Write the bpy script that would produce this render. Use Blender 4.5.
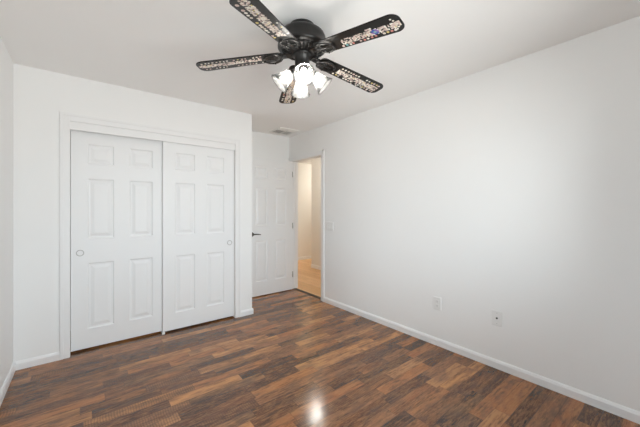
import bpy, bmesh, math, random
from mathutils import Vector, Matrix

# ------------------------------------------------------------------ set-up
for o in list(bpy.data.objects):
    bpy.data.objects.remove(o)
S = bpy.context.scene
COL = S.collection
R = math.radians

# camera (level, 16.7 mm wide angle, standing in the rear left corner of the room)
EYE = 1.2833
YAW = 38.525
cd = bpy.data.cameras.new('camera')
cd.sensor_width = 36.0
cd.lens = 296.7 / 640 * 36
cd.shift_y = -4.53 / 640
cd.clip_start = 0.05
cam = bpy.data.objects.new('camera', cd)
COL.objects.link(cam)
cam.location = (0, 0, EYE)
cam.rotation_euler = (R(90), 0, -R(YAW))
S.camera = cam

# colour management
S.view_settings.view_transform = 'Standard'
S.view_settings.look = 'None'
S.view_settings.gamma = 1
S.view_settings.exposure = 0.03
S.view_settings.use_curve_mapping = False
S.cycles.use_denoising = True
S.cycles.max_bounces = 14
S.cycles.diffuse_bounces = 8
S.cycles.caustics_reflective = False
S.cycles.caustics_refractive = False
S.cycles.sample_clamp_indirect = 6

# daylight
SKY_STRENGTH = 13.6
GROUND_STRENGTH = 11.2
GROUND_COLOR = (1.0, 0.99, 0.975)
SKY_COLOR = (0.875, 0.945, 1.0)
BULB_STRENGTH = 110.0
BULB_COLOR = (1.0, 0.95, 0.88)
HALL_STRENGTH = 53.0
HALL_COLOR = (1.0, 0.965, 0.885)
w = bpy.data.worlds.new('daylight')
S.world = w
w.use_nodes = True
wt = w.node_tree
bg = wt.nodes['Background']
wc = wt.nodes.new('ShaderNodeTexCoord')
wx = wt.nodes.new('ShaderNodeSeparateXYZ')
wm = wt.nodes.new('ShaderNodeMapRange')       # sunlit ground below the horizon, open sky above
wm.inputs['From Min'].default_value = -0.03
wm.inputs['From Max'].default_value = 0.03
wr = wt.nodes.new('ShaderNodeMix'); wr.data_type = 'RGBA'
wr.inputs[6].default_value = (*[c * GROUND_STRENGTH for c in GROUND_COLOR], 1)
wr.inputs[7].default_value = (*[c * SKY_STRENGTH for c in SKY_COLOR], 1)
wt.links.new(wc.outputs['Generated'], wx.inputs[0])
wt.links.new(wx.outputs[2], wm.inputs['Value'])
wt.links.new(wm.outputs[0], wr.inputs[0])
wt.links.new(wr.outputs[2], bg.inputs['Color'])
bg.inputs['Strength'].default_value = 1.0

# window size in the rear wall, and its light portal
WX0, WX1, WZ0, WZ1 = 0.25, 2.05, 0.75, 2.10
LY0, LY1 = 0.02, 0.72                # unseen second window, added in the left wall to brighten the right wall
for nm, lx, loc, rot in (('window_portal', WX1 - WX0, ((WX0 + WX1) / 2, -0.43, (WZ0 + WZ1) / 2), (R(90), 0, 0)),
                         ('window_portal_added', LY1 - LY0, (-0.567, (LY0 + LY1) / 2, (WZ0 + WZ1) / 2), (R(90), 0, -R(90)))):
    pl = bpy.data.lights.new(nm, 'AREA')
    pl.shape = 'RECTANGLE'
    pl.size, pl.size_y = lx, WZ1 - WZ0
    pl.cycles.is_portal = True
    po = bpy.data.objects.new(nm, pl)
    COL.objects.link(po)
    po.location = loc
    po.rotation_euler = rot

# ------------------------------------------------------------------ materials
def new_mat(name):
    m = bpy.data.materials.new(name)
    m.use_nodes = True
    nt = m.node_tree
    return m, nt, nt.nodes['Principled BSDF']

def mat(name, col, rough=0.5, metal=0.0, spec=0.5, coat=0.0, vary=0.0, scale=30.0, bump=0.0, bscale=200.0):
    m, nt, p = new_mat(name)
    p.inputs['Base Color'].default_value = (*col, 1)
    p.inputs['Roughness'].default_value = rough
    p.inputs['Metallic'].default_value = metal
    p.inputs['Specular IOR Level'].default_value = spec
    p.inputs['Coat Weight'].default_value = coat
    tc = nt.nodes.new('ShaderNodeTexCoord')
    if vary:
        n = nt.nodes.new('ShaderNodeTexNoise')
        n.inputs['Scale'].default_value = scale
        nt.links.new(tc.outputs['Object'], n.inputs['Vector'])
        mx = nt.nodes.new('ShaderNodeMix'); mx.data_type = 'RGBA'
        mx.inputs[6].default_value = (*[c * (1 - vary) for c in col], 1)
        mx.inputs[7].default_value = (*[min(1, c * (1 + vary)) for c in col], 1)
        nt.links.new(n.outputs['Fac'], mx.inputs[0])
        nt.links.new(mx.outputs[2], p.inputs['Base Color'])
    if bump:
        n2 = nt.nodes.new('ShaderNodeTexNoise')
        n2.inputs['Scale'].default_value = bscale
        n2.inputs['Detail'].default_value = 3
        nt.links.new(tc.outputs['Object'], n2.inputs['Vector'])
        b = nt.nodes.new('ShaderNodeBump')
        b.inputs['Strength'].default_value = bump
        b.inputs['Distance'].default_value = 0.002
        nt.links.new(n2.outputs['Fac'], b.inputs['Height'])
        nt.links.new(b.outputs['Normal'], p.inputs['Normal'])
    return m

M = {}
M['wall'] = mat('wall_paint', (0.86, 0.86, 0.855), 0.75, spec=0.25, vary=0.008, scale=3, bump=0.08, bscale=120)
M['ceiling'] = mat('ceiling_paint', (0.92, 0.915, 0.905), 0.9, spec=0.15, vary=0.008, scale=3, bump=0.08, bscale=120)
M['trim'] = mat('trim_paint', (0.84, 0.84, 0.84), 0.4, spec=0.4)
M['door'] = mat('door_paint', (0.84, 0.845, 0.85), 0.42, spec=0.4, bump=0.03, bscale=90)
M['hall_wall'] = mat('hall_paint', (0.78, 0.76, 0.72), 0.8, spec=0.2, vary=0.01, scale=3)
M['dark'] = mat('dark_threshold', (0.03, 0.018, 0.012), 0.5)
M['nickel'] = mat('satin_nickel', (0.50, 0.49, 0.48), 0.32, metal=1.0)
M['pewter'] = mat('aged_pewter', (0.12, 0.11, 0.10), 0.38, metal=0.85)
M['plastic'] = mat('white_plastic', (0.80, 0.80, 0.79), 0.35)
M['plate'] = mat('plate_plastic', (0.81, 0.81, 0.80), 0.35)
M['slot'] = mat('dark_slot', (0.04, 0.04, 0.04), 0.6)
M['slotgrey'] = mat('grey_slot', (0.30, 0.30, 0.30), 0.6)
M['vent'] = mat('vent_enamel', (0.86, 0.85, 0.82), 0.5)
M['duct'] = mat('duct_grey', (0.52, 0.51, 0.50), 0.8)
M['iron'] = mat('fan_black_metal', (0.010, 0.009, 0.0085), 0.33, spec=0.34, vary=0.3, scale=40)
M['blade'] = mat('fan_blade_black_gloss', (0.005, 0.0045, 0.004), 0.30, spec=0.32, vary=0.3, scale=20)
M['cream'] = mat('sticker_cream', (0.74, 0.66, 0.57), 0.4)
M['blush'] = mat('sticker_blush', (0.64, 0.50, 0.45), 0.4)
M['pale'] = mat('sticker_pale', (0.86, 0.83, 0.76), 0.4)
M['taupe'] = mat('sticker_taupe', (0.30, 0.25, 0.22), 0.4)
M['char'] = mat('sticker_charcoal', (0.06, 0.05, 0.05), 0.4)
M['yellow'] = mat('sticker_yellow', (0.72, 0.58, 0.22), 0.4)
M['coral'] = mat('sticker_coral', (0.62, 0.24, 0.20), 0.4)
M['blue'] = mat('sticker_blue', (0.05, 0.10, 0.42), 0.35)
M['violet'] = mat('sticker_violet', (0.26, 0.14, 0.42), 0.35)
M['teal'] = mat('sticker_teal', (0.20, 0.45, 0.45), 0.35)
M['frame'] = mat('window_frame_white', (0.82, 0.82, 0.82), 0.4)

# wood floors: rows of short random blocks, grain along x
def wood(name, palette, row=0.088, blk=0.50, rough=0.2, weather=0.5, grain_dark=0.7, axis='x', bumpd=0.0006, spec=0.5, lightc=(0.52, 0.28, 0.13), two_tone=0.6, tint=(0.95, 0.83, 0.71)):
    m, nt, p = new_mat(name)
    N = nt.nodes.new
    L = nt.links.new
    def math_(op, a=None, b=None, c=None):
        n = N('ShaderNodeMath'); n.operation = op
        for i, v in enumerate((a, b, c)):
            if v is None: continue
            if isinstance(v, (int, float)): n.inputs[i].default_value = v
            else: L(v, n.inputs[i])
        return n.outputs[0]
    def comb(x, y, z=0.0):
        n = N('ShaderNodeCombineXYZ')
        for i, v in enumerate((x, y, z)):
            if isinstance(v, (int, float)): n.inputs[i].default_value = v
            else: L(v, n.inputs[i])
        return n.outputs[0]
    def noise(vec, scale, detail=4, rough_=0.6):
        n = N('ShaderNodeTexNoise')
        n.inputs['Scale'].default_value = scale
        n.inputs['Detail'].default_value = detail
        n.inputs['Roughness'].default_value = rough_
        L(vec, n.inputs['Vector'])
        return n.outputs['Fac']
    def white(vec):
        n = N('ShaderNodeTexWhiteNoise'); n.noise_dimensions = '3D'
        L(vec, n.inputs['Vector'])
        return n.outputs
    def ramp(fac, stops, interp='LINEAR'):
        n = N('ShaderNodeValToRGB')
        n.color_ramp.interpolation = interp
        e = n.color_ramp.elements
        while len(e) > 1: e.remove(e[-1])
        e[0].position = stops[0][0]; e[0].color = (*stops[0][1], 1)
        for pos, c in stops[1:]:
            q = e.new(pos); q.color = (*c, 1)
        L(fac, n.inputs['Fac'])
        return n.outputs['Color']
    def mix(f, a, b, mode='MIX'):
        n = N('ShaderNodeMix'); n.data_type = 'RGBA'; n.blend_type = mode
        for i, v in ((0, f), (6, a), (7, b)):
            if isinstance(v, (int, float)): n.inputs[i].default_value = v
            elif isinstance(v, tuple): n.inputs[i].default_value = (*v, 1)
            else: L(v, n.inputs[i])
        return n.outputs[2]
    g = N('ShaderNodeNewGeometry')
    sx = N('ShaderNodeSeparateXYZ'); L(g.outputs['Position'], sx.inputs[0])
    X, Y = (sx.outputs[0], sx.outputs[1]) if axis == 'x' else (sx.outputs[1], sx.outputs[0])
    yr = math_('DIVIDE', Y, row)
    ri = math_('FLOOR', yr)
    rnd_row = white(comb(ri, 23.1, 1.1))[0]
    # each row has its own block length and shift
    ln = math_('MULTIPLY_ADD', rnd_row, blk * 0.8, blk * 0.6)
    xs = math_('ADD', math_('DIVIDE', X, ln), math_('MULTIPLY', rnd_row, 37.3))
    # merge some neighbouring blocks by jittering joints
    ci = math_('FLOOR', xs)
    cell = comb(ci, ri, 0.5)
    wn = white(cell)
    pick = wn[0]
    base = ramp(pick, palette, 'CONSTANT')
    off = N('ShaderNodeVectorMath'); off.operation = 'SCALE'; off.inputs['Scale'].default_value = 20
    L(wn[1], off.inputs[0])
    gv = N('ShaderNodeVectorMath'); gv.operation = 'ADD'
    L(comb(math_('MULTIPLY', X, 1.0), math_('MULTIPLY', Y, 6.5), 0.0), gv.inputs[0]); L(off.outputs[0], gv.inputs[1])
    gvec = gv.outputs[0]
    g1 = noise(gvec, 5.5, 6, 0.68)
    g2 = noise(gvec, 13.0, 5, 0.7)
    wv = N('ShaderNodeVectorMath'); wv.operation = 'ADD'
    L(comb(math_('MULTIPLY', X, 1.0), math_('MULTIPLY', Y, 3.0), 0.0), wv.inputs[0]); L(off.outputs[0], wv.inputs[1])
    g3 = noise(wv.outputs[0], 5.5, 4, 0.6)
    # a second tone drifting through each block
    tone2 = ramp(wn[0], [(0.0, (0.38, 0.18, 0.075)), (0.3, (0.08, 0.042, 0.030)), (0.55, (0.44, 0.24, 0.115)), (0.8, (0.22, 0.10, 0.05))], 'CONSTANT')
    tf = ramp(noise(gvec, 2.2, 3, 0.55), [(0.42, (0, 0, 0)), (0.62, (1, 1, 1))])
    base = mix(math_('MULTIPLY', tf, two_tone), base, tone2)
    # dark streaks of the grain
    dk = ramp(g1, [(0.36, (1, 1, 1)), (0.52, (0, 0, 0))])
    c = mix(math_('MULTIPLY', dk, grain_dark), base, (0.028, 0.016, 0.012))
    lt = ramp(g2, [(0.46, (0, 0, 0)), (0.64, (1, 1, 1))])
    c = mix(math_('MULTIPLY', lt, 0.42), c, lightc)
    g4 = noise(gvec, 34.0, 3, 0.6)
    ls = ramp(g4, [(0.56, (0, 0, 0)), (0.66, (1, 1, 1))])
    c = mix(math_('MULTIPLY', ls, 0.35), c, lightc)
    # weathered grey patches
    wf = ramp(g3, [(0.48, (0, 0, 0)), (0.66, (1, 1, 1))])
    c = mix(math_('MULTIPLY', wf, weather), c, (0.085, 0.062, 0.054))
    # saw marks across some blocks
    sm = N('ShaderNodeTexWave'); sm.wave_type = 'BANDS'; sm.bands_direction = 'X'
    sm.inputs['Scale'].default_value = 22; sm.inputs['Distortion'].default_value = 3.5
    sm.inputs['Detail'].default_value = 2; sm.inputs['Detail Scale'].default_value = 1.2
    L(comb(X, math_('MULTIPLY', Y, 0.8), 0.0), sm.inputs['Vector'])
    sel = ramp(white(comb(ci, ri, 9.5))[0], [(0.0, (0, 0, 0)), (0.84, (1, 1, 1))], 'CONSTANT')
    c = mix(math_('MULTIPLY', math_('MULTIPLY', sel, sm.outputs['Fac']), 0.38 * min(1, weather * 2)), c, (0.05, 0.032, 0.026))
    # joints
    fy = math_('FRACT', yr); fx = math_('FRACT', xs)
    jy = math_('LESS_THAN', math_('MULTIPLY', math_('MINIMUM', fy, math_('SUBTRACT', 1.0, fy)), row), 0.0011)
    jx = math_('LESS_THAN', math_('MULTIPLY', math_('MINIMUM', fx, math_('SUBTRACT', 1.0, fx)), ln), 0.0011)
    jj = math_('MAXIMUM', jy, jx)
    c = mix(math_('MULTIPLY', jj, 0.55), c, (0.02, 0.013, 0.010))
    c = mix(1.0, c, tint, 'MULTIPLY')
    L(c, p.inputs['Base Color'])
    rr = math_('MULTIPLY_ADD', g2, 0.10, rough - 0.05)
    L(rr, p.inputs['Roughness'])
    p.inputs['Specular IOR Level'].default_value = spec
    b = N('ShaderNodeBump'); b.inputs['Strength'].default_value = 0.25; b.inputs['Distance'].default_value = bumpd
    L(math_('SUBTRACT', g1, math_('MULTIPLY', jj, 0.5)), b.inputs['Height'])
    L(b.outputs['Normal'], p.inputs['Normal'])
    return m

M['floor'] = wood('dark_hickory_laminate', [
    (0.00, (0.095, 0.040, 0.024)), (0.12, (0.400, 0.175, 0.072)), (0.24, (0.180, 0.080, 0.042)),
    (0.36, (0.580, 0.290, 0.120)), (0.46, (0.095, 0.050, 0.036)), (0.57, (0.330, 0.135, 0.060)),
    (0.68, (0.480, 0.250, 0.120)), (0.79, (0.042, 0.022, 0.017)), (0.88, (0.270, 0.140, 0.078))],
    rough=0.155)
M['hall_floor'] = wood('honey_oak_laminate', [
    (0.0, (0.68, 0.42, 0.20)), (0.3, (0.74, 0.47, 0.25)), (0.6, (0.66, 0.39, 0.17)), (0.8, (0.76, 0.50, 0.28))],
    row=0.12, blk=0.8, rough=0.32, weather=0.06, grain_dark=0.12, axis='y', two_tone=0.0, lightc=(0.66, 0.42, 0.22), tint=(1.0, 0.95, 0.90))

# glass pane of the window (lets daylight straight through, mirrors a little)
m, nt, p = new_mat('window_glass')
nt.nodes.remove(p)
tr = nt.nodes.new('ShaderNodeBsdfTransparent'); tr.inputs[0].default_value = (0.93, 0.95, 0.95, 1)
gl = nt.nodes.new('ShaderNodeBsdfGlossy'); gl.inputs['Roughness'].default_value = 0.02
fr = nt.nodes.new('ShaderNodeFresnel'); fr.inputs['IOR'].default_value = 1.45
mx = nt.nodes.new('ShaderNodeMixShader')
nt.links.new(fr.outputs[0], mx.inputs[0]); nt.links.new(tr.outputs[0], mx.inputs[1]); nt.links.new(gl.outputs[0], mx.inputs[2])
nt.links.new(mx.outputs[0], nt.nodes['Material Output'].inputs[0])
M['glass'] = m

# frosted ribbed glass of the lamp shades
m, nt, p = new_mat('frosted_shade_glass')
nt.nodes.remove(p)
tl = nt.nodes.new('ShaderNodeBsdfTranslucent'); tl.inputs[0].default_value = (0.62, 0.62, 0.61, 1)
df = nt.nodes.new('ShaderNodeBsdfDiffuse'); df.inputs[0].default_value = (0.62, 0.62, 0.61, 1)
tr = nt.nodes.new('ShaderNodeBsdfTransparent'); tr.inputs[0].default_value = (1, 1, 1, 1)
gl = nt.nodes.new('ShaderNodeBsdfGlossy'); gl.inputs['Roughness'].default_value = 0.12
m1 = nt.nodes.new('ShaderNodeMixShader'); m1.inputs[0].default_value = 0.45
m2 = nt.nodes.new('ShaderNodeMixShader'); m2.inputs[0].default_value = 0.62
m3 = nt.nodes.new('ShaderNodeMixShader')
lw = nt.nodes.new('ShaderNodeFresnel'); lw.inputs['IOR'].default_value = 1.3
nt.links.new(tl.outputs[0], m1.inputs[1]); nt.links.new(df.outputs[0], m1.inputs[2])
nt.links.new(m1.outputs[0], m2.inputs[1]); nt.links.new(tr.outputs[0], m2.inputs[2])
nt.links.new(lw.outputs[0], m3.inputs[0]); nt.links.new(m2.outputs[0], m3.inputs[1]); nt.links.new(gl.outputs[0], m3.inputs[2])
nt.links.new(m3.outputs[0], nt.nodes['Material Output'].inputs[0])
M['shade'] = m

def emis(name, col, st):
    m, nt, p = new_mat(name)
    p.inputs['Base Color'].default_value = (0.9, 0.9, 0.9, 1)
    p.inputs['Emission Color'].default_value = (*col, 1)
    p.inputs['Emission Strength'].default_value = st
    return m
M['bulb'] = emis('lit_bulb', BULB_COLOR, BULB_STRENGTH)
M['hall_lamp'] = emis('lit_hall_dome', HALL_COLOR, HALL_STRENGTH)

# ------------------------------------------------------------------ mesh helpers
def box(bm, x0, x1, y0, y1, z0, z1, mi=0):
    vs = [bm.verts.new((x, y, z)) for z in (z0, z1) for y in (y0, y1) for x in (x0, x1)]
    fs = []
    for f in ((0, 2, 3, 1), (4, 5, 7, 6), (0, 1, 5, 4), (2, 6, 7, 3), (0, 4, 6, 2), (1, 3, 7, 5)):
        fc = bm.faces.new([vs[i] for i in f]); fc.material_index = mi; fs.append(fc)
    return vs

def lathe(bm, prof, seg=32, mi=0, mtx=None, rib=None):
    """profile of (r, z); revolves about z"""
    rings = []
    for r, z in prof:
        if r < 1e-6:
            v = bm.verts.new((0, 0, z)); rings.append([v])
        else:
            ring = []
            for i in range(seg):
                a = 2 * math.pi * i / seg
                rr = r * (rib(a, z) if rib else 1)
                ring.append(bm.verts.new((rr * math.cos(a), rr * math.sin(a), z)))
            rings.append(ring)
    fs = []
    for a, b in zip(rings, rings[1:]):
        if len(a) == 1 and len(b) == 1: continue
        for i in range(seg):
            j = (i + 1) % seg
            if len(a) == 1: f = bm.faces.new((a[0], b[j], b[i]))
            elif len(b) == 1: f = bm.faces.new((a[i], a[j], b[0]))
            else: f = bm.faces.new((a[i], a[j], b[j], b[i]))
            f.material_index = mi; f.smooth = True; fs.append(f)
    if mtx is not None:
        bmesh.ops.transform(bm, matrix=mtx, verts=[v for r in rings for v in r])
    return rings

def tube(bm, pts, rad, seg=8, mi=0, flat=1.0, cap=True):
    """tube along a polyline; rad is a number or a list; flat squashes it in z"""
    pts = [Vector(p) for p in pts]
    if not isinstance(rad, (list, tuple)): rad = [rad] * len(pts)
    rings = []
    for i, p in enumerate(pts):
        t = (pts[min(i + 1, len(pts) - 1)] - pts[max(i - 1, 0)]).normalized()
        up = Vector((0, 0, 1)) if abs(t.z) < 0.9 else Vector((1, 0, 0))
        s = t.cross(up).normalized(); u = s.cross(t).normalized()
        rings.append([bm.verts.new(p + s * rad[i] * math.cos(2 * math.pi * k / seg) + u * rad[i] * flat * math.sin(2 * math.pi * k / seg)) for k in range(seg)])
    for a, b in zip(rings, rings[1:]):
        for k in range(seg):
            f = bm.faces.new((a[k], a[(k + 1) % seg], b[(k + 1) % seg], b[k])); f.smooth = True; f.material_index = mi
    if cap:
        f = bm.faces.new(rings[0][::-1]); f.material_index = mi
        f = bm.faces.new(rings[-1]); f.material_index = mi
    return rings

def prism(bm, outline, z0, z1, mi=0, side_mi=None):
    a = [bm.verts.new((x, y, z0)) for x, y in outline]
    b = [bm.verts.new((x, y, z1)) for x, y in outline]
    n = len(outline)
    f = bm.faces.new(a[::-1]); f.material_index = mi
    f = bm.faces.new(b); f.material_index = mi
    for i in range(n):
        f = bm.faces.new((a[i], a[(i + 1) % n], b[(i + 1) % n], b[i])); f.material_index = mi if side_mi is None else side_mi

def obj(name, bm, mats, parent=None, bevel=0.0, seg=2):
    bmesh.ops.recalc_face_normals(bm, faces=bm.faces)
    me = bpy.data.meshes.new(name)
    bm.to_mesh(me); bm.free()
    if not isinstance(mats, (list, tuple)): mats = [mats]
    for m_ in mats: me.materials.append(m_)
    o = bpy.data.objects.new(name, me)
    COL.objects.link(o)
    if parent is not None: o.parent = parent
    if bevel:
        b = o.modifiers.new('bevel', 'BEVEL'); b.width = bevel; b.segments = seg; b.limit_method = 'ANGLE'; b.angle_limit = R(40)
    return o

def tag(o, label, cat, group=None, kind=None):
    o['label'] = label; o['category'] = cat
    if group: o['group'] = group
    if kind: o['kind'] = kind
    return o

def empty(name, loc, rz=0):
    o = bpy.data.objects.new(name, None); COL.objects.link(o)
    o.empty_display_size = 0.1
    o.location = loc; o.rotation_euler = (0, 0, rz)
    return o

def struct(name, bm, m_, label, cat, bevel=0.0):
    o = obj(name, bm, m_, bevel=bevel)
    return tag(o, label, cat, kind='structure')

# ------------------------------------------------------------------ the shell
XL, XR, Y0, YC, YB, XE, H = -0.437, 2.605, -0.30, 3.36, 4.072, 1.611, 2.44
T = 0.12
HX0, HX1 = XR + T, 3.90          # the hall beyond the doorway
HY0, HY1, HYC = 1.6, 6.15, 5.2
HX2 = 5.8
DY0, DY1, DZ = 3.245, 4.012, 2.046   # doorway in the right wall
CX0, CX1, CZ = -0.093, 1.395, 2.045  # closet opening
CT = 0.13                            # closet wall thickness

bm = bmesh.new(); box(bm, XL - T, XR + T / 2, Y0 - T, YB + T, -0.08, 0.0)
struct('floor', bm, M['floor'], 'dark multi-tone wood plank floor of the bedroom', 'floor')
bm = bmesh.new(); box(bm, XR + T / 2 + 0.0005, HX2 + T, HY0 - T, HY1 + T, -0.08, 0.0)
struct('floor_hall', bm, M['hall_floor'], 'honey coloured wood floor of the hall seen through the doorway', 'floor')
bm = bmesh.new(); box(bm, XL - T, HX2 + T, Y0 - T, HY1 + T, H, H + 0.08)
struct('ceiling', bm, M['ceiling'], 'flat off-white painted ceiling over the room', 'ceiling')

bm = bmesh.new()
box(bm, XL - T, XL, Y0 - T, LY0, 0, H); box(bm, XL - T, XL, LY1, YB + T, 0, H)
box(bm, XL - T, XL, LY0, LY1, 0, WZ0); box(bm, XL - T, XL, LY0, LY1, WZ1, H)
struct('wall_left', bm, M['wall'], 'white wall at the left edge of the photo', 'wall')
bm = bmesh.new()
box(bm, XL, WX0, Y0 - T, Y0, 0, H); box(bm, WX1, XR, Y0 - T, Y0, 0, H)
box(bm, WX0, WX1, Y0 - T, Y0, 0, WZ0); box(bm, WX0, WX1, Y0 - T, Y0, WZ1, H)
struct('wall_rear', bm, M['wall'], 'white wall behind the camera holding the window', 'wall')
bm = bmesh.new()
box(bm, XR, XR + T, Y0 - T, DY0, 0, H); box(bm, XR, XR + T, DY1, YB, 0, H); box(bm, XR, XR + T, DY0, DY1, DZ, H)
struct('wall_right', bm, M['wall'], 'long white wall on the right with outlets and the doorway', 'wall')
bm = bmesh.new(); box(bm, XL, XR + T, YB, YB + T, 0, H)
struct('wall_far', bm, M['wall'], 'short white wall behind the open six-panel door', 'wall')
bm = bmesh.new()
box(bm, XL, CX0, YC, YC + CT, 0, H); box(bm, CX1, XE, YC, YC + CT, 0, H); box(bm, CX0, CX1, YC, YC + CT, CZ, H)
box(bm, XE - 0.1, XE, YC + CT, YB, 0, H)
struct('wall_closet', bm, M['wall'], 'white wall around the sliding closet doors', 'wall')
# hall walls
bm = bmesh.new(); box(bm, HX1, HX1 + T, HY0, HYC, 0, H); box(bm, HX1 + T, HX2, HYC - T, HYC, 0, H)
struct('wall_hall_side', bm, M['hall_wall'], 'beige hall wall just past the doorway, ending in a corner', 'wall')
bm = bmesh.new(); box(bm, HX0 - T, HX2, HY1, HY1 + T, 0, H)
struct('wall_hall_end', bm, M['hall_wall'], 'beige wall at the far end of the hall', 'wall')
bm = bmesh.new(); box(bm, HX0 - T, HX0, YB + T, HY1, 0, H)
struct('wall_hall_near', bm, M['hall_wall'], 'hall wall on the near side past the doorway', 'wall')
bm = bmesh.new(); box(bm, HX0, HX1 + T, HY0 - T, HY0, 0, H); box(bm, HX2, HX2 + T, HYC, HY1, 0, H)
struct('wall_hall_cap', bm, M['hall_wall'], 'end walls closing the hall out of sight', 'wall')

# baseboards with a sloped top edge
BH, BT = 0.068, 0.013
def base_run(bm, p, q, n, h=BH, t=BT):
    """p, q floor points on the wall, n = unit direction into the room"""
    prof = [(0, 0), (t, 0), (t, h * 0.72), (t * 0.55, h * 0.93), (t * 0.3, h), (0, h)]
    A, B = [], []
    for d, z in prof:
        A.append(bm.verts.new((p[0] + n[0] * d, p[1] + n[1] * d, z)))
        B.append(bm.verts.new((q[0] + n[0] * d, q[1] + n[1] * d, z)))
    k = len(prof)
    for i in range(k):
        bm.faces.new((A[i], A[(i + 1) % k], B[(i + 1) % k], B[i]))
    bm.faces.new(A[::-1]); bm.faces.new(B)
CW = 0.067; CTH = 0.014           # casing
bm = bmesh.new(); base_run(bm, (XL, Y0), (XL, YC), (1, 0))
struct('baseboard_left', bm, M['trim'], 'white baseboard along the left wall', 'baseboard')
bm = bmesh.new(); base_run(bm, (XR, Y0), (XR, DY0 - 0.077), (-1, 0))
struct('baseboard_right', bm, M['trim'], 'white baseboard along the long right wall', 'baseboard')
bm = bmesh.new(); base_run(bm, (XL + BT, YC), (CX0 - CW, YC), (0, -1)); base_run(bm, (CX1 + CW, YC), (XE + BT, YC), (0, -1))
base_run(bm, (XE, YC), (XE, YB - BT), (1, 0))
struct('baseboard_closet', bm, M['trim'], 'white baseboard pieces either side of the closet doors', 'baseboard')
bm = bmesh.new(); base_run(bm, (XE, YB), (XR, YB), (0, -1))
struct('baseboard_far', bm, M['trim'], 'white baseboard behind the open door', 'baseboard')
bm = bmesh.new(); base_run(bm, (XL + BT, Y0), (XR - BT, Y0), (0, 1))
struct('baseboard_rear', bm, M['trim'], 'white baseboard below the window wall', 'baseboard')
bm = bmesh.new(); base_run(bm, (HX1, HY0), (HX1, HYC), (-1, 0), 0.08); base_run(bm, (HX0, HY1), (HX2, HY1), (0, -1), 0.08)
struct('baseboard_hall', bm, M['trim'], 'white baseboard along the beige hall walls', 'baseboard')

# closet casing (trim_1) with a stepped profile, and the header board hiding the track (trim_2)
def casing_y(bm, x0, x1, z1, cw, y, t, top_cw=None):
    """casing around an opening in a wall facing -y"""
    tc = top_cw or cw
    for s, xa in ((-1, x0), (1, x1)):
        lo, hi = (xa - cw, xa) if s < 0 else (xa, xa + cw)
        box(bm, lo, hi, y - t * 0.65, y, 0, z1 + tc)
        o0, o1 = (lo, lo + cw * 0.35) if s < 0 else (hi - cw * 0.35, hi)
        box(bm, o0, o1, y - t, y - t * 0.65, 0, z1 + tc)
    box(bm, x0, x1, y - t * 0.65, y, z1, z1 + tc)
    box(bm, x0 - cw * 0.65, x1 + cw * 0.65, y - t, y - t * 0.65, z1 + tc * 0.65, z1 + tc)
bm = bmesh.new(); casing_y(bm, CX0, CX1, CZ, CW, YC, 0.016)
struct('trim_1', bm, M['trim'], 'white casing framing the sliding closet doors', 'trim', bevel=0.002)
bm = bmesh.new(); box(bm, CX0, CX1, YC + 0.004, YC + 0.022, 1.975, CZ)
struct('trim_2', bm, M['trim'], 'white header board above the closet doors hiding their track', 'trim', bevel=0.0015)

# doorway jamb, stop and casing (trim_3) and dark threshold (trim_4)
bm = bmesh.new()
J = 0.006
box(bm, XR - 0.001, XR + T + 0.001, DY0, DY0 + J, 0, DZ - J); box(bm, XR - 0.001, XR + T + 0.001, DY1 - J, DY1, 0, DZ - J)
box(bm, XR - 0.001, XR + T + 0.001, DY0, DY1, DZ - J, DZ)
box(bm, XR + 0.045, XR + 0.08, DY0 + J, DY0 + J + 0.010, 0, DZ - J); box(bm, XR + 0.045, XR + 0.08, DY1 - J - 0.010, DY1 - J, 0, DZ - J)
cw = 0.060
for x0, x1, xo0, xo1 in ((XR - 0.010, XR - 0.0001, XR - 0.015, XR - 0.010), (XR + T + 0.0001, XR + T + 0.010, XR + T + 0.010, XR + T + 0.015)):
    box(bm, x0, x1, DY0 - cw - 0.012, DY0 - 0.003, 0, DZ + cw)
    box(bm, x0, x1, DY1 + 0.003, YB - 0.001, 0, DZ + cw)
    box(bm, x0, x1, DY0 - 0.003, DY1 + 0.003, DZ + 0.003, DZ + cw)
    box(bm, xo0, xo1, DY0 - cw - 0.012, DY0 - cw * 0.55, 0, DZ + cw)
    box(bm, xo0, xo1, DY0 - cw - 0.012, YB - 0.001, DZ + cw * 0.6, DZ + cw)
struct('trim_3', bm, M['trim'], 'white casing and jamb of the doorway into the hall', 'trim', bevel=0.0015)
bm = bmesh.new()
prism(bm, [(XR + 0.03, 0.0002), (XR + 0.085, 0.0002), (XR + 0.078, 0.007), (XR + 0.037, 0.007)], DY0 + J + 0.011, DY1 - J - 0.011)
for v in bm.verts: v.co = Vector((v.co.x, v.co.z, v.co.y))
struct('trim_4', bm, M['dark'], 'dark threshold strip between the bedroom and hall floors', 'trim')

# window behind the camera, and one added beside it as fill light
def window(name, width, loc, rz, label):
    """frame built facing +y, sill on the room side"""
    f, h = 0.05, WZ1 - WZ0
    w2 = width / 2
    bm = bmesh.new()
    box(bm, -w2, -w2 + f, -0.09, -0.03, 0, h); box(bm, w2 - f, w2, -0.09, -0.03, 0, h)
    box(bm, -w2 + f, w2 - f, -0.09, -0.03, 0, f); box(bm, -w2 + f, w2 - f, -0.09, -0.03, h - f, h)
    box(bm, -0.025, 0.025, -0.09, -0.03, f, h - f)
    win = struct(name, bm, M['frame'], label, 'window')
    win.location = loc; win.rotation_euler = (0, 0, rz)
    for s in (-1, 1):
        bm = bmesh.new()
        a_, b_ = sorted((s * 0.025, s * (w2 - f)))
        box(bm, a_, b_, -0.062, -0.058, f, h - f)
        obj('pane', bm, M['glass'], win)
    bm = bmesh.new(); box(bm, -w2 - 0.03, w2 + 0.03, 0.0005, 0.03, -0.025, 0)
    obj('window_sill', bm, M['trim'], win, bevel=0.004)
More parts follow.
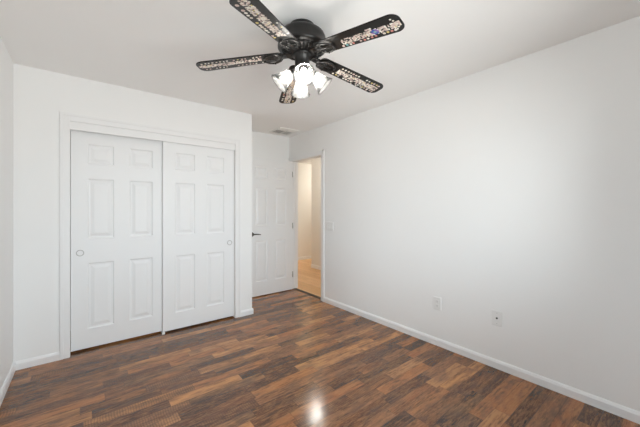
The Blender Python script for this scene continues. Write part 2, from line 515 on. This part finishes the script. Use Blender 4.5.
window('window_1', WX1 - WX0, ((WX0 + WX1) / 2, Y0, WZ0), 0, 'white framed sliding window in the wall behind the camera')
window('window_added', LY1 - LY0, (XL, (LY0 + LY1) / 2, WZ0), -R(90), 'white framed sliding window added in the left wall as fill for the right wall')

# ------------------------------------------------------------------ six-panel doors
def panel_door(bm, W, D, z0, z1, cols, rows, both=True):
    """slab from x 0..W, front face at y=0 (facing -y), back at y=D; moulded panels on the faces"""
    xs = sorted({0, W, *[c for p_ in cols for c in p_]})
    zs = sorted({z0, z1, *[c for p_ in rows for c in p_]})
    def face(side):
        def V(x, z, d):
            return bm.verts.new((x, d if side == 0 else D - d, z))
        for i in range(len(xs) - 1):
            for j in range(len(zs) - 1):
                a, b, c, d = xs[i], xs[i + 1], zs[j], zs[j + 1]
                if (a, b) in cols and (c, d) in rows:
                    steps = [(0, 0), (0.009, 0.0095), (0.022, 0.0105), (0.050, 0.002)]
                    if min(b - a, d - c) < 0.12: steps[-1] = (0.045, 0.002)
                    rings = []
                    for ins, dep in steps:
                        rings.append([V(a + ins, c + ins, dep), V(b - ins, c + ins, dep), V(b - ins, d - ins, dep), V(a + ins, d - ins, dep)])
                    for r1, r2 in zip(rings, rings[1:]):
                        for k in range(4):
                            bm.faces.new((r1[k], r1[(k + 1) % 4], r2[(k + 1) % 4], r2[k]))
                    bm.faces.new(rings[-1])
                else:
                    bm.faces.new((V(a, c, 0), V(b, c, 0), V(b, d, 0), V(a, d, 0)))
    face(0); face(1)
    for x in (0, W):
        for j in range(len(zs) - 1):
            bm.faces.new([bm.verts.new(q) for q in ((x, 0, zs[j]), (x, D, zs[j]), (x, D, zs[j + 1]), (x, 0, zs[j + 1]))])
    for z in (z0, z1):
        for i in range(len(xs) - 1):
            bm.faces.new([bm.verts.new(q) for q in ((xs[i], 0, z), (xs[i + 1], 0, z), (xs[i + 1], D, z), (xs[i], D, z))])
    bmesh.ops.remove_doubles(bm, verts=bm.verts, dist=1e-5)

CROWS = [(0.19, 0.79), (1.01, 1.56), (1.695, 1.875)]
CCOLS = [(0.117, 0.316), (0.440, 0.640)]
def cup_pull(parent, x, y, z):
    bm = bmesh.new()
    mt = Matrix.Translation((x, y, z)) @ Matrix.Rotation(R(90), 4, 'X')
    lathe(bm, [(0.0, -0.008), (0.018, -0.008), (0.0215, -0.006), (0.0225, 0.0005), (0.0240, 0.0022), (0.0275, 0.0020), (0.0290, 0.0), (0.0290, -0.003)], 32, mtx=mt)
    obj('finger_pull', bm, M['nickel'], parent)
def closet_door(name, x, y, W, px, label):
    bm = bmesh.new()
    panel_door(bm, W, 0.032, 0.018, 2.0, CCOLS, CROWS)
    o = obj(name, bm, M['door'])
    o.location = (x, y, 0)
    tag(o, label, 'door', kind='structure')
    cup_pull(o, px, -0.0005, 0.887)
    return o
closet_door('door_1', CX0 + 0.003, YC + 0.070, 0.757, 0.064, 'left white six-panel sliding closet door with round pull near its left edge')
closet_door('door_2', 0.637, YC + 0.032, 0.756, 0.705, 'right white six-panel sliding closet door with round pull near its right edge')
bm = bmesh.new(); box(bm, 0.625, 0.652, YC + 0.006, YC + 0.026, 0.0, 0.020); box(bm, 0.628, 0.649, YC + 0.026, YC + 0.10, 0.0, 0.006)
t_ = obj('floor_guide', bm, M['plastic'], bevel=0.002)
tag(t_, 'small white plastic guide on the floor where the two sliding closet doors meet', 'door guide')

# open passage door, hinged at the left jamb of the doorway, standing against the far wall
DW = 0.755
d3 = bmesh.new()
panel_door(d3, DW, 0.035, 0.012, 2.036, [(0.112, 0.315), (0.440, 0.643)], [(0.215, 0.815), (1.035, 1.60), (1.735, 1.91)])
d3 = obj('door_3', d3, M['door'])
d3.location = (2.588 - DW, 3.955, 0)
tag(d3, 'white six-panel door standing open against the far wall beside the doorway', 'door', kind='structure')
bm = bmesh.new()
lathe(bm, [(0, 0.008), (0.022, 0.008), (0.030, 0.005), (0.032, 0.0), (0.032, -0.0005)], 28, mtx=Matrix.Translation((0.062, -0.0005, 0.915)) @ Matrix.Rotation(R(90), 4, 'X'))
hd = obj('door_handle', bm, M['pewter'], d3)
bm = bmesh.new()
tube(bm, [(0.062, -0.006, 0.915), (0.062, -0.045, 0.915)], 0.010, 12)
tube(bm, [(0.055, -0.045, 0.915), (0.075, -0.050, 0.917), (0.11, -0.050, 0.919), (0.15, -0.048, 0.915), (0.178, -0.046, 0.910)], [0.010, 0.010, 0.0085, 0.0075, 0.006], 10)
obj('lever', bm, M['pewter'], hd)
for z in (0.25, 1.02, 1.83):
    bm = bmesh.new()
    tube(bm, [(DW + 0.006, -0.004, z - 0.045), (DW + 0.006, -0.004, z + 0.045)], 0.006, 10)
    box(bm, DW - 0.004, DW + 0.006, -0.0015, -0.0002, z - 0.044, z + 0.044)
    obj('hinge', bm, M['nickel'], d3)

# ------------------------------------------------------------------ things on the walls
def wall_plate(name, y, z, wy, hz, label, cat):
    """empty on the right wall; local x points along -y (photo right), local y out of the room"""
    e = empty(name, (XR, y, z), -R(90))
    bm = bmesh.new(); box(bm, -wy / 2, wy / 2, -0.0080, -0.0003, -hz / 2, hz / 2)
    obj('cover_plate', bm, M['plate'], e, bevel=0.0045)
    tag(e, label, cat)
    return e
sw = wall_plate('light_switch', 3.062, 1.050, 0.158, 0.117, 'white three-gang rocker switch plate beside the doorway casing', 'light switch')
for k in (-1, 0, 1):
    bm = bmesh.new()
    x = k * 0.046
    prism(bm, [(-0.0120, -0.033), (-0.0075, -0.033), (-0.0075, 0.033), (-0.0088, 0.033), (-0.0100, 0.0)], x - 0.0165, x + 0.0165)
    for v in bm.verts: v.co = Vector((v.co.z, v.co.x, v.co.y))
    obj('rocker', bm, M['plastic'], sw, bevel=0.0006)
ol = wall_plate('wall_outlet', 1.495, 0.395, 0.076, 0.120, 'white duplex power outlet low on the right wall, nearer the doorway', 'outlet')
for s in (-1, 1):
    bm = bmesh.new()
    n = 20
    out = []
    for i in range(n):
        a = 2 * math.pi * i / n
        out.append((max(-0.0165, min(0.0165, 0.0195 * math.cos(a))), s * 0.0195 + max(-0.0145, min(0.0145, 0.0175 * math.sin(a)))))
    prism(bm, out, 0.0072, 0.0100)
    for v in bm.verts: v.co = Vector((v.co.x, -v.co.z, v.co.y))
    rc = obj('receptacle', bm, M['plastic'], ol)
    bm = bmesh.new()
    for dx, hh in ((-0.0062, 0.0085), (0.0062, 0.007)):
        box(bm, dx - 0.0012, dx + 0.0012, -0.0105, -0.0099, s * 0.0195 + 0.003 - hh / 2, s * 0.0195 + 0.003 + hh / 2)
    box(bm, -0.0022, 0.0022, -0.0105, -0.0099, s * 0.0195 - 0.010, s * 0.0195 - 0.0055)
    obj('slot', bm, M['slotgrey'], rc)
bm = bmesh.new(); lathe(bm, [(0, 0.0015), (0.0025, 0.001), (0.003, 0)], 12, mtx=Matrix.Translation((0, -0.008, 0)) @ Matrix.Rotation(R(90), 4, 'X'))
obj('screw', bm, M['nickel'], ol)
jk = wall_plate('cable_jack', 0.980, 0.404, 0.080, 0.120, 'white wall plate with one dark coaxial socket low on the right wall', 'cable jack')
bm = bmesh.new()
lathe(bm, [(0, 0.004), (0.0025, 0.004), (0.0025, 0.010), (0.0048, 0.010), (0.0048, 0.003), (0.0075, 0.003), (0.0075, 0.0)], 12, mtx=Matrix.Translation((0.0, -0.008, 0.002)) @ Matrix.Rotation(R(90), 4, 'X'))
obj('socket', bm, M['slot'], jk)
for s in (-1, 1):
    bm = bmesh.new(); lathe(bm, [(0, 0.0015), (0.0025, 0.001), (0.003, 0)], 12, mtx=Matrix.Translation((0, -0.008, s * 0.042)) @ Matrix.Rotation(R(90), 4, 'X'))
    obj('screw', bm, M['nickel'], jk)

# ------------------------------------------------------------------ ceiling register
VX, VY, VS = 2.325, 3.785, 0.165
ve = empty('ceiling_vent', (VX, VY, H))
tag(ve, 'square off-white louvred air vent in the ceiling above the open door', 'vent')
bm = bmesh.new()
fo, fi = VS, VS - 0.03
prof = [(fo, 0.0), (fo, -0.003), (fo - 0.008, -0.009), (fi, -0.009), (fi, 0.0)]
rings = [[bm.verts.new((sx * d, sy * d, z - 0.0003)) for sx, sy in ((-1, -1), (1, -1), (1, 1), (-1, 1))] for d, z in prof]
for a, b in zip(rings, rings[1:] + rings[:1]):
    for k in range(4): bm.faces.new((a[k], a[(k + 1) % 4], b[(k + 1) % 4], b[k]))
obj('frame', bm, M['vent'], ve)
bm = bmesh.new(); box(bm, -fi + 0.0005, fi - 0.0005, -fi + 0.0005, fi - 0.0005, -0.0015, -0.0005)
obj('duct', bm, M['duct'], ve)
def louvre(x0, x1, y, ang):
    bm = bmesh.new()
    c, s = math.cos(ang) * 0.0127, math.sin(ang) * 0.0080
    prism(bm, [(y - c, -0.0105 - s), (y + c, -0.0105 + s), (y + c, -0.0095 + s), (y - c, -0.0095 - s)], x0, x1)
    for v in bm.verts: v.co = Vector((v.co.z, v.co.x, v.co.y))
    obj('louvre', bm, M['vent'], ve)
for i in range(10):
    y = -fi + 0.0165 + i * 0.0263
    a = R(20) if y > -0.06 else -R(32)
    for x0, x1 in ((-fi + 0.001, -0.004), (0.004, fi - 0.001)):
        louvre(x0, x1, y, a)
bm = bmesh.new(); box(bm, -0.004, 0.004, -fi, fi, -0.018, -0.002)
obj('divider', bm, M['vent'], ve)

# ------------------------------------------------------------------ hall ceiling lights (one mirrored in the floor, one added unseen for the end wall)
for x, y, lab in ((3.32, 4.20, 'round lit dome lamp on the hall ceiling mirrored in the bedroom floor'),
                  (5.15, 5.62, 'unseen dome lamp added around the far corner to brighten the hall end wall')):
    hl = empty('ceiling_light', (x, y, H))
    tag(hl, lab, 'ceiling light')
    bm = bmesh.new(); lathe(bm, [(0, -0.0005), (0.165, -0.0005), (0.165, -0.018), (0.150, -0.022), (0, -0.022)], 40)
    obj('lamp_base', bm, M['nickel'], hl)
    bm = bmesh.new(); lathe(bm, [(0.148, -0.0225)] + [(0.148 * math.cos(R(q)), -0.0225 - 0.075 * math.sin(R(q))) for q in range(15, 90, 15)] + [(0, -0.0975)], 40)
    obj('dome', bm, M['hall_lamp'], hl)

# ------------------------------------------------------------------ ceiling fan
FX, FY = 1.083, 1.541
ZB = 2.265
DROOPS = [R(q) for q in (4.9, 7.4, 7.2, 6.8, 7.0)]   # the blades sag a little differently
fan = empty('ceiling_fan', (FX, FY, H))
tag(fan, 'black five-blade ceiling fan with sticker-covered blades and four lit glass shades', 'ceiling fan')
def fz(z): return z - H
bm = bmesh.new()
lathe(bm, [(0, -0.0005), (0.079, -0.0005), (0.079, -0.022), (0.074, -0.030), (0.074, -0.036), (0, -0.036)], 48)
obj('mounting_collar', bm, M['iron'], fan)
bm = bmesh.new()
lathe(bm, [(0.060, -0.0355), (0.092, -0.036), (0.122, -0.044), (0.140, -0.058), (0.148, -0.076), (0.150, -0.092), (0.150, -0.128),
           (0.154, -0.131), (0.154, -0.141), (0.147, -0.147), (0.138, -0.154), (0.0, -0.154)], 64)
mh = obj('motor_housing', bm, M['iron'], fan)
bm = bmesh.new()   # ribbed vent ring under the motor
lathe(bm, [(0.0, -0.1545), (0.122, -0.1545), (0.116, -0.160), (0.080, -0.176), (0.066, -0.178), (0.0, -0.178)], 48)
for k in range(24):
    a = 2 * math.pi * k / 24
    tube(bm, [(0.128 * math.cos(a), 0.128 * math.sin(a), -0.157), (0.112 * math.cos(a), 0.112 * math.sin(a), -0.166), (0.078 * math.cos(a), 0.078 * math.sin(a), -0.179)], 0.0045, 6)
obj('vent_ring', bm, M['iron'], fan)
bm = bmesh.new()
lathe(bm, [(0.0, -0.1785), (0.062, -0.1785), (0.064, -0.184), (0.058, -0.190), (0.047, -0.198), (0.046, -0.286), (0.060, -0.296), (0.060, -0.312), (0.048, -0.326), (0.020, -0.334), (0.012, -0.345), (0.0, -0.348)], 40)
obj('switch_housing', bm, M['iron'], fan)

# blades
PITCH = R(5)
BL0, BL1, BW0, BW1, BTH = 0.125, 0.669, 0.118, 0.142, 0.006
def blade_outline():
    pts = []
    def corner(cx, cy, r, a0, a1, n=7):
        for i in range(n + 1):
            a = R(a0 + (a1 - a0) * i / n); pts.append((cx + r * math.cos(a), cy + r * math.sin(a)))
    r1, r0 = 0.048, 0.03
    corner(BL1 - r1, -BW1 / 2 + r1, r1, -90, 0)
    corner(BL1 - r1, BW1 / 2 - r1, r1, 0, 90)
    corner(BL0 + r0, BW0 / 2 - r0, r0, 92, 180)
    corner(BL0 + r0, -BW0 / 2 + r0, r0, 180, 268)
    return pts
SM = ['cream', 'blush', 'pale', 'taupe', 'char', 'yellow', 'coral', 'blue', 'violet', 'teal']
def disc(bm, x, y, r, mi, n=8, z=0.0):
    zb = -BTH / 2 - 0.0002 - z
    top = [bm.verts.new((x + r * math.cos(2 * math.pi * k / n), y + r * math.sin(2 * math.pi * k / n), zb)) for k in range(n)]
    bot = [bm.verts.new((x + r * 0.8 * math.cos(2 * math.pi * k / n), y + r * 0.8 * math.sin(2 * math.pi * k / n), zb - 0.0012)) for k in range(n)]
    bm.faces.new(top).material_index = mi
    bm.faces.new(bot[::-1]).material_index = mi
    for k in range(n):
        bm.faces.new((top[k], bot[k], bot[(k + 1) % n], top[(k + 1) % n])).material_index = mi
def chip(bm, x0, x1, y0, y1, mi, z=0.0):
    zb = -BTH / 2 - 0.0002 - z
    box(bm, x0, x1, y0, y1, zb - 0.0010, zb, mi)
def stickers(kind, rnd):
    """decoration under a blade; band = (y0, y1), dot rows = list of (y, radius, probability)"""
    bm = bmesh.new()
    P = {0: dict(band=(-0.012, 0.030), x=(0.30, 0.655), rows=[(0.046, 0.0065, .85, 0.29)], tip=True, flower=True, dens=.80),
         1: dict(band=(-0.020, 0.026), x=(0.28, 0.645), rows=[(0.043, 0.0060, .85, 0.27), (-0.040, 0.0065, .85, 0.27), (0.058, 0.0045, .35, 0.4)], tip=False, flower=False, dens=.93),
         2: dict(band=(-0.024, 0.024), x=(0.28, 0.660), rows=[(0.045, 0.0060, .9, 0.26), (-0.045, 0.0060, .9, 0.26)], tip=False, flower=False, dens=.96),
         3: dict(band=(-0.016, 0.020), x=(0.26, 0.655), rows=[(0.042, 0.0050, .75, 0.26), (-0.042, 0.0050, .75, 0.26)], tip=False, flower=False, dens=.93),
         4: dict(band=(-0.022, 0.024), x=(0.28, 0.655), rows=[(-0.046, 0.0070, .85, 0.27), (0.050, 0.0050, .12, 0.3)], tip=False, flower=False, dens=.90)}[kind]
    y0, y1 = P['band']
    x = P['x'][0]
    while x < P['x'][1] - 0.006:
        wx = rnd.uniform(0.006, 0.011)
        y = y0 + rnd.uniform(-0.003, 0.003)
        ye = y1 + rnd.uniform(-0.004, 0.004)
        while y < ye:
            wy = rnd.uniform(0.006, 0.012)
            if rnd.random() < P['dens']:
                mi = rnd.choices([0, 1, 2, 3, 4, 5], [34, 26, 16, 13, 8, 3])[0]
                chip(bm, x, x + wx - 0.0008, y, min(y + wy - 0.0008, ye + 0.004), mi)
            y += wy
        x += wx
    for yy, r, pr, xs in P['rows']:
        x = xs
        while x < 0.635:
            if rnd.random() < pr:
                if kind == 0:
                    mi = rnd.choices([0, 1, 2, 5, 6, 9], [15, 12, 34, 12, 22, 8])[0]
                else:
                    mi = rnd.choices([0, 1, 2, 5, 6], [30, 25, 30, 10, 3])[0]
                disc(bm, x, yy + rnd.uniform(-0.002, 0.002), r * rnd.uniform(1.1, 1.5), mi)
            x += rnd.uniform(0.019, 0.027)
    if P['flower']:
        for k in range(7):
            a = 2 * math.pi * k / 7
            disc(bm, 0.515 + 0.014 * math.cos(a), 0.010 + 0.014 * math.sin(a), 0.009, 7 if k % 3 else 8, z=0.0013)
        disc(bm, 0.515, 0.010, 0.009, 9, z=0.002)
        for dx in (-0.02, -0.008, 0.004): disc(bm, 0.497 + dx, -0.022, 0.007, 1 if dx < 0 else 2, z=0.0)
    if P['tip']:
        for (x, y) in ((0.625, -0.04), (0.634, -0.025), (0.645, -0.008), (0.648, 0.010), (0.640, 0.028), (0.628, 0.042)):
            disc(bm, x, y, 0.006, rnd.choice([0, 2, 1]), z=0.0013)
    return bm

PH = 66.4
for k in range(5):
    ang = R(PH + 72 * (k - 2) + (-0.3, -0.3, 0.0, 2.2, 0.4)[k])      # k = 0 points to the photo's right, 1 lower right, 2 away, 3 left, 4 upper left
    DROOP = DROOPS[k]
    # blade iron: root plate under the motor, arm, open scroll loop with a centre prong
    bm = bmesh.new()
    zi = -0.006
    prism(bm, [(0.070, -0.020), (0.120, -0.026), (0.150, -0.014), (0.150, 0.014), (0.120, 0.026), (0.070, 0.020)], -0.004, 0.004)
    tube(bm, [(0.10, 0, -0.003), (0.14, 0, -0.005), (0.165, 0, -0.008), (0.175, 0, -0.010), (0.195, 0, -0.010), (0.222, 0, -0.009)], [0.016, 0.014, 0.010, 0.008, 0.007, 0.003], 10, flat=0.45)
    for s in (-1, 1):
        loop = [(0.128, s * 0.010, -0.008), (0.145, s * 0.034, -0.010), (0.168, s * 0.048, -0.010), (0.194, s * 0.051, -0.010), (0.220, s * 0.044, -0.010), (0.238, s * 0.025, -0.010), (0.246, 0, -0.010)]
        tube(bm, loop, [0.008, 0.009, 0.009, 0.0085, 0.008, 0.007, 0.006], 10, flat=0.5)
        sp = [(0.150, s * 0.012, -0.008)] + [(0.164 + 0.011 * math.cos(R(a)), s * (0.022 + 0.011 * math.sin(R(a))), -0.010) for a in range(-150, 121, 45)]
        tube(bm, sp, 0.0045, 8, flat=0.6)
    for (x, y) in ((0.205, 0.0), (0.180, 0.049), (0.180, -0.049)):
        disc_m = Matrix.Translation((x, y, -0.0165)) @ Matrix.Rotation(math.pi, 4, 'X')
        lathe(bm, [(0, 0.003), (0.004, 0.002), (0.006, 0.0)], 10, mtx=disc_m)
    iron = obj('blade_iron', bm, M['iron'], fan)
    iron.location = (0, 0, fz(ZB)); iron.rotation_euler = (Matrix.Rotation(ang, 4, 'Z') @ Matrix.Rotation(DROOP, 4, 'Y')).to_euler()
    bm = bmesh.new(); prism(bm, blade_outline(), -BTH / 2, BTH / 2)
    bl = obj('blade', bm, M['blade'], fan, bevel=0.0015)
    bl.location = (0, 0, fz(ZB) + 0.0005)
    bl.rotation_euler = (Matrix.Rotation(ang, 4, 'Z') @ Matrix.Rotation(DROOP, 4, 'Y') @ Matrix.Rotation(-PITCH, 4, 'X')).to_euler()
    st = obj('sticker_trim', stickers(k, random.Random(40 + k)), [M[s_] for s_ in SM], bl)
    bl['label'] = ['glossy black fan blade with pale stickers and a blue flower', 'black fan blade with a cream sticker band and dot rows both sides',
                   'black fan blade pointing away behind the glass shades', 'black fan blade pointing left, seen nearly edge on',
                   'black fan blade cut by the top of the photo'][k]

# light kit: four arms, sockets, bell shades and bulbs
LA = 51.5 + 180 + 8
for k in range(4):
    a = R(LA + 90 * k)
    tilt = R(47)                          # from straight down
    dirv = Vector((math.cos(a) * math.sin(tilt), math.sin(a) * math.sin(tilt), -math.cos(tilt)))
    base = Vector((0.060 * math.cos(a), 0.060 * math.sin(a), fz(2.150)))
    bm = bmesh.new()
    tube(bm, [Vector((0.045 * math.cos(a), 0.045 * math.sin(a), fz(2.136))), Vector((0.062 * math.cos(a), 0.062 * math.sin(a), fz(2.150))) , base + dirv * 0.012], [0.010, 0.011, 0.013], 12)
    q = Vector((0, 0, -1)).rotation_difference(dirv).to_matrix().to_4x4()
    mt = Matrix.Translation(base) @ q
    lathe(bm, [(0, -0.004), (0.020, -0.004), (0.024, -0.012), (0.026, -0.026), (0.024, -0.030), (0, -0.030)], 24, mtx=mt)
    obj('lamp_arm', bm, M['iron'], fan)
    bm = bmesh.new()
    prof = [(0.0225, -0.012), (0.029, -0.020), (0.032, -0.030), (0.036, -0.045), (0.040, -0.062), (0.045, -0.082), (0.052, -0.102), (0.061, -0.118), (0.064, -0.122)]
    lathe(bm, prof, 48, mtx=mt, rib=lambda an, z: 1 + 0.010 * math.sin(16 * an + 60 * z))
    sh = obj('lamp_shade', bm, M['shade'], fan)
    so = sh.modifiers.new('solid', 'SOLIDIFY'); so.thickness = 0.0025
    bm = bmesh.new()
    lathe(bm, [(0, -0.030), (0.012, -0.031), (0.012, -0.045), (0.015, -0.056), (0.0185, -0.068), (0.017, -0.080), (0.010, -0.089), (0, -0.092)], 24, mtx=mt)
    obj('bulb', bm, M['bulb'], sh)
# pull chains
for (x, y, z0, z1) in ((-0.03, -0.035, 2.125, 1.975), (0.04, 0.02, 2.125, 2.045)):
    bm = bmesh.new()
    z = z0
    tube(bm, [(x, y, fz(z0)), (x, y, fz(z1) + 0.02)], 0.0009, 6)
    while z > z1 + 0.024:
        lathe(bm, [(0, 0.0018), (0.0016, 0.0008), (0.0016, -0.0008), (0, -0.0018)], 6, mtx=Matrix.Translation((x, y, fz(z)))); z -= 0.0045
    lathe(bm, [(0, 0.022), (0.003, 0.020), (0.0045, 0.010), (0.0045, 0.002), (0, 0)], 10, mtx=Matrix.Translation((x, y, fz(z1))))
    obj('pull_chain', bm, M['nickel'], fan)
